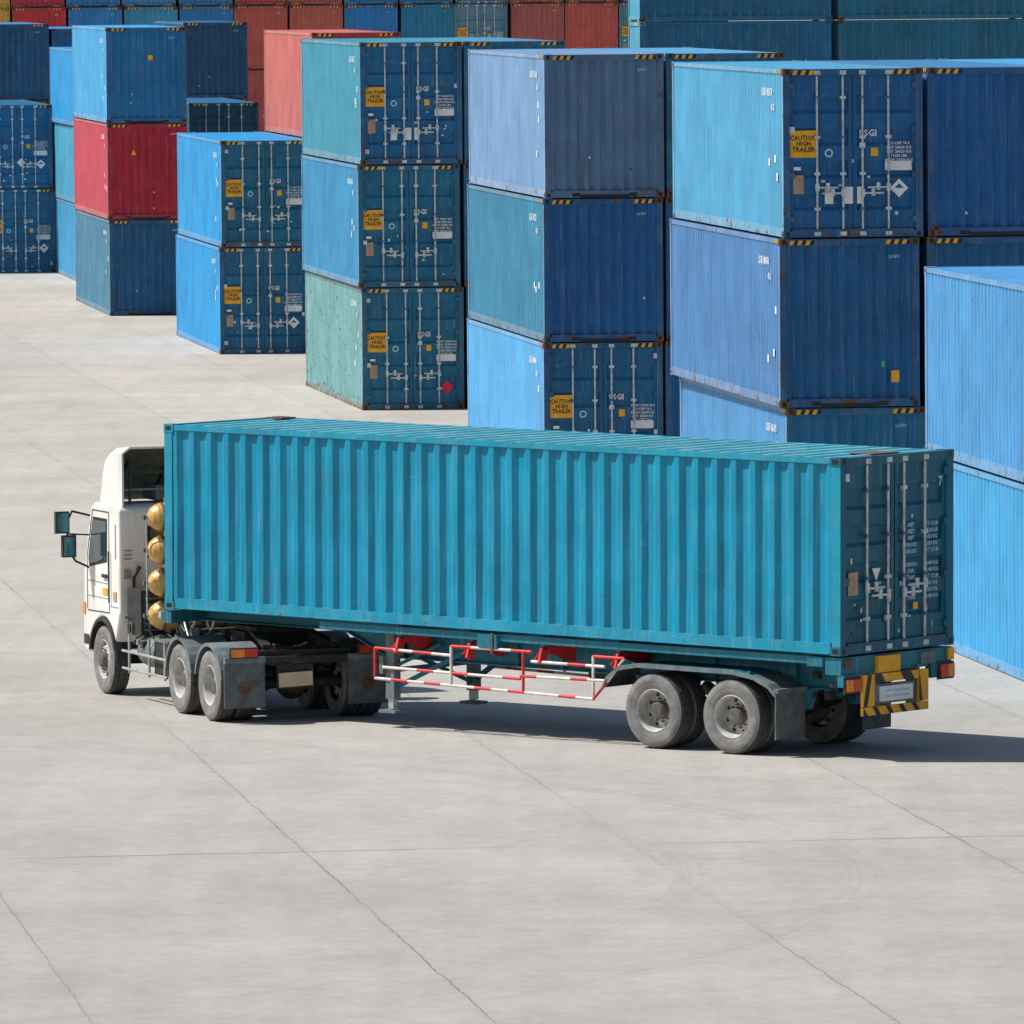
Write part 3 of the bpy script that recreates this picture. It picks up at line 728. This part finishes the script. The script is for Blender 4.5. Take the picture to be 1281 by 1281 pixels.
# ------------------------------------------------------------------ ground
m=bpy.data.materials.new('concrete_paving'); nt=nodes_of(m); L=nt.links
out=N(nt,'ShaderNodeOutputMaterial'); b=N(nt,'ShaderNodeBsdfPrincipled'); L.new(b.outputs[0],out.inputs[0])
tc=N(nt,'ShaderNodeTexCoord'); pos=tc.outputs['Object']
sep=N(nt,'ShaderNodeSeparateXYZ'); L.new(pos,sep.inputs[0])
c8,s8=math.cos(math.radians(8)),math.sin(math.radians(8))
u=math_n(nt,'ADD',math_n(nt,'MULTIPLY',sep.outputs[0],c8),math_n(nt,'MULTIPLY',sep.outputs[1],s8))
v=math_n(nt,'ADD',math_n(nt,'MULTIPLY',sep.outputs[0],-s8),math_n(nt,'MULTIPLY',sep.outputs[1],c8))
wob=math_n(nt,'MULTIPLY',math_n(nt,'SUBTRACT',noise(nt,pos,.8,5,.75),.5),.14)
uu=math_n(nt,'DIVIDE',math_n(nt,'SUBTRACT',math_n(nt,'ADD',u,wob),11.38),3.95)
vv=math_n(nt,'DIVIDE',math_n(nt,'SUBTRACT',math_n(nt,'ADD',v,wob),98.98),30.0)
def dist(q,sp):
    f=math_n(nt,'SUBTRACT',math_n(nt,'FRACT',math_n(nt,'ADD',q,.5)),.5)
    return math_n(nt,'MULTIPLY',math_n(nt,'ABSOLUTE',f),sp)
du=dist(uu,3.95); dv=dist(vv,30.0)
lu=maprange(nt,du,.004,.014,1,0); lv=maprange(nt,dv,.02,.06,1,0)
ln=math_n(nt,'MAXIMUM',lu,math_n(nt,'MULTIPLY',lv,.8))
mpu=N(nt,'ShaderNodeMapping'); mpu.inputs['Rotation'].default_value=(0,0,math.radians(-8)); mpu.inputs['Scale'].default_value=(.26,.05,1); L.new(pos,mpu.inputs[0])
brk=maprange(nt,noise(nt,mpu.outputs[0],1.3,3,.6),.38,.62,.12,.75)
fade_far=maprange(nt,v,100,170,1,.45)
ln=math_n(nt,'MULTIPLY',math_n(nt,'MULTIPLY',ln,brk),fade_far)
cmb=N(nt,'ShaderNodeCombineXYZ'); L.new(math_n(nt,'FLOOR',uu),cmb.inputs[0]); L.new(math_n(nt,'FLOOR',vv),cmb.inputs[1])
wn=N(nt,'ShaderNodeTexWhiteNoise'); L.new(cmb.outputs[0],wn.inputs[0])
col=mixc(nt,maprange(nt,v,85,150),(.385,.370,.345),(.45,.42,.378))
n1=noise(nt,pos,.25,5,.6); n2=noise(nt,pos,3.5,6,.8)
mp=N(nt,'ShaderNodeMapping'); mp.inputs['Rotation'].default_value=(0,0,math.radians(-8)); mp.inputs['Scale'].default_value=(1.6,.12,1); L.new(pos,mp.inputs[0])
n3=noise(nt,mp.outputs[0],1.0,5,.65)
mp4=N(nt,'ShaderNodeMapping'); mp4.inputs['Scale'].default_value=(.7,.7,1); L.new(pos,mp4.inputs[0])
n4=noise(nt,mp4.outputs[0],1.2,7,.8)
k=maprange(nt,n1,.3,.7,.90,1.08); k=math_n(nt,'MULTIPLY',k,maprange(nt,n2,.25,.75,.86,1.11)); k=math_n(nt,'MULTIPLY',k,maprange(nt,n3,.3,.7,.93,1.05))
k=math_n(nt,'MULTIPLY',k,maprange(nt,n4,.3,.7,.92,1.07))
k=math_n(nt,'MULTIPLY',k,maprange(nt,wn.outputs[0],0,1,.97,1.03))
# tyre tracks: pairs of thin arcs left by turning lorries
def arc(cx,cy,rad,width,amt):
    d=N(nt,'ShaderNodeVectorMath',operation='DISTANCE'); L.new(pos,d.inputs[0]); d.inputs[1].default_value=(cx,cy,0)
    dd=math_n(nt,'ABSOLUTE',math_n(nt,'SUBTRACT',d.outputs['Value'],rad))
    band=maprange(nt,dd,width*.4,width,1,0)
    cb=N(nt,'ShaderNodeCombineXYZ'); L.new(math_n(nt,'MULTIPLY',d.outputs['Value'],16),cb.inputs[0]); L.new(math_n(nt,'MULTIPLY',sep.outputs[0],.3),cb.inputs[1]); L.new(math_n(nt,'MULTIPLY',sep.outputs[1],.08),cb.inputs[2])
    st=maprange(nt,noise(nt,cb.outputs[0],1,3,.6),.40,.68,0,1)
    return math_n(nt,'MULTIPLY',math_n(nt,'MULTIPLY',band,st),amt)
for (cx,cy,rad,w,a) in ((-14,97,18,.35,.10),(-14,97,16,.35,.09),(16,128,24,.4,.10),(16,128,26.1,.4,.09),(-20,140,22,.4,.10),(-20,140,24,.4,.10),(40,160,60,.5,.09)):
    k=math_n(nt,'MULTIPLY',k,math_n(nt,'SUBTRACT',1.0,arc(cx,cy,rad,w,a)))
st=maprange(nt,noise(nt,pos,1.6,6,.85),.64,.72,0,.28)
k=math_n(nt,'MULTIPLY',k,math_n(nt,'SUBTRACT',1.0,st))
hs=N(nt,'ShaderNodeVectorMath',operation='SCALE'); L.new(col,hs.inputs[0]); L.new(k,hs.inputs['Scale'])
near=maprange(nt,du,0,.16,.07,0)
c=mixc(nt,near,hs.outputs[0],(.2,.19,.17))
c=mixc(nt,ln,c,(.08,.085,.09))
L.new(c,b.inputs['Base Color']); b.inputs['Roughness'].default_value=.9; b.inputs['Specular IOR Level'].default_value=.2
bp=N(nt,'ShaderNodeBump'); bp.inputs['Strength'].default_value=.2; bp.inputs['Distance'].default_value=.02
L.new(n2,bp.inputs['Height']); L.new(bp.outputs[0],b.inputs['Normal'])
mb=MB(); S=2500; mb.poly([(-S,-S,0),(S,-S,0),(S,S,0),(-S,S,0)],m); mb.build('concrete_ground')

# ------------------------------------------------------------------ light
EL=math.radians(53); S_=Vector((-math.cos(EL)*.9968,math.cos(EL)*.08,math.sin(EL)))
sl=bpy.data.lights.new('sun','SUN'); sl.energy=5.0; sl.angle=math.radians(.5); sl.color=(1,.965,.91)
so=bpy.data.objects.new('sun',sl); scene.collection.objects.link(so); so.rotation_euler=S_.to_track_quat('Z','Y').to_euler(); so.location=(-50,100,80)
w=bpy.data.worlds.new('World'); scene.world=w; w.use_nodes=True; nt=w.node_tree
bg=nt.nodes['Background']; sky=nt.nodes.new('ShaderNodeTexSky'); sky.sky_type='NISHITA'; sky.sun_disc=False
sky.sun_elevation=EL; sky.sun_rotation=math.radians(274.6); sky.dust_density=2.0; sky.air_density=1.0
nt.links.new(sky.outputs[0],bg.inputs[0]); bg.inputs[1].default_value=.085
scene.view_settings.view_transform='Standard'; scene.view_settings.look='None'; scene.view_settings.exposure=0
# ------------------------------------------------------------------ camera
cam=bpy.data.cameras.new('camera'); co=bpy.data.objects.new('camera',cam); scene.collection.objects.link(co)
cam.sensor_width=36; cam.lens=295.1; cam.clip_start=1; cam.clip_end=6000
p=math.radians(3.74)
co.matrix_world=Matrix.Translation((0,0,10.55))@Matrix.Rotation(math.pi/2-p,4,'X')@Matrix.Rotation(-.008,4,'Z')
scene.camera=co
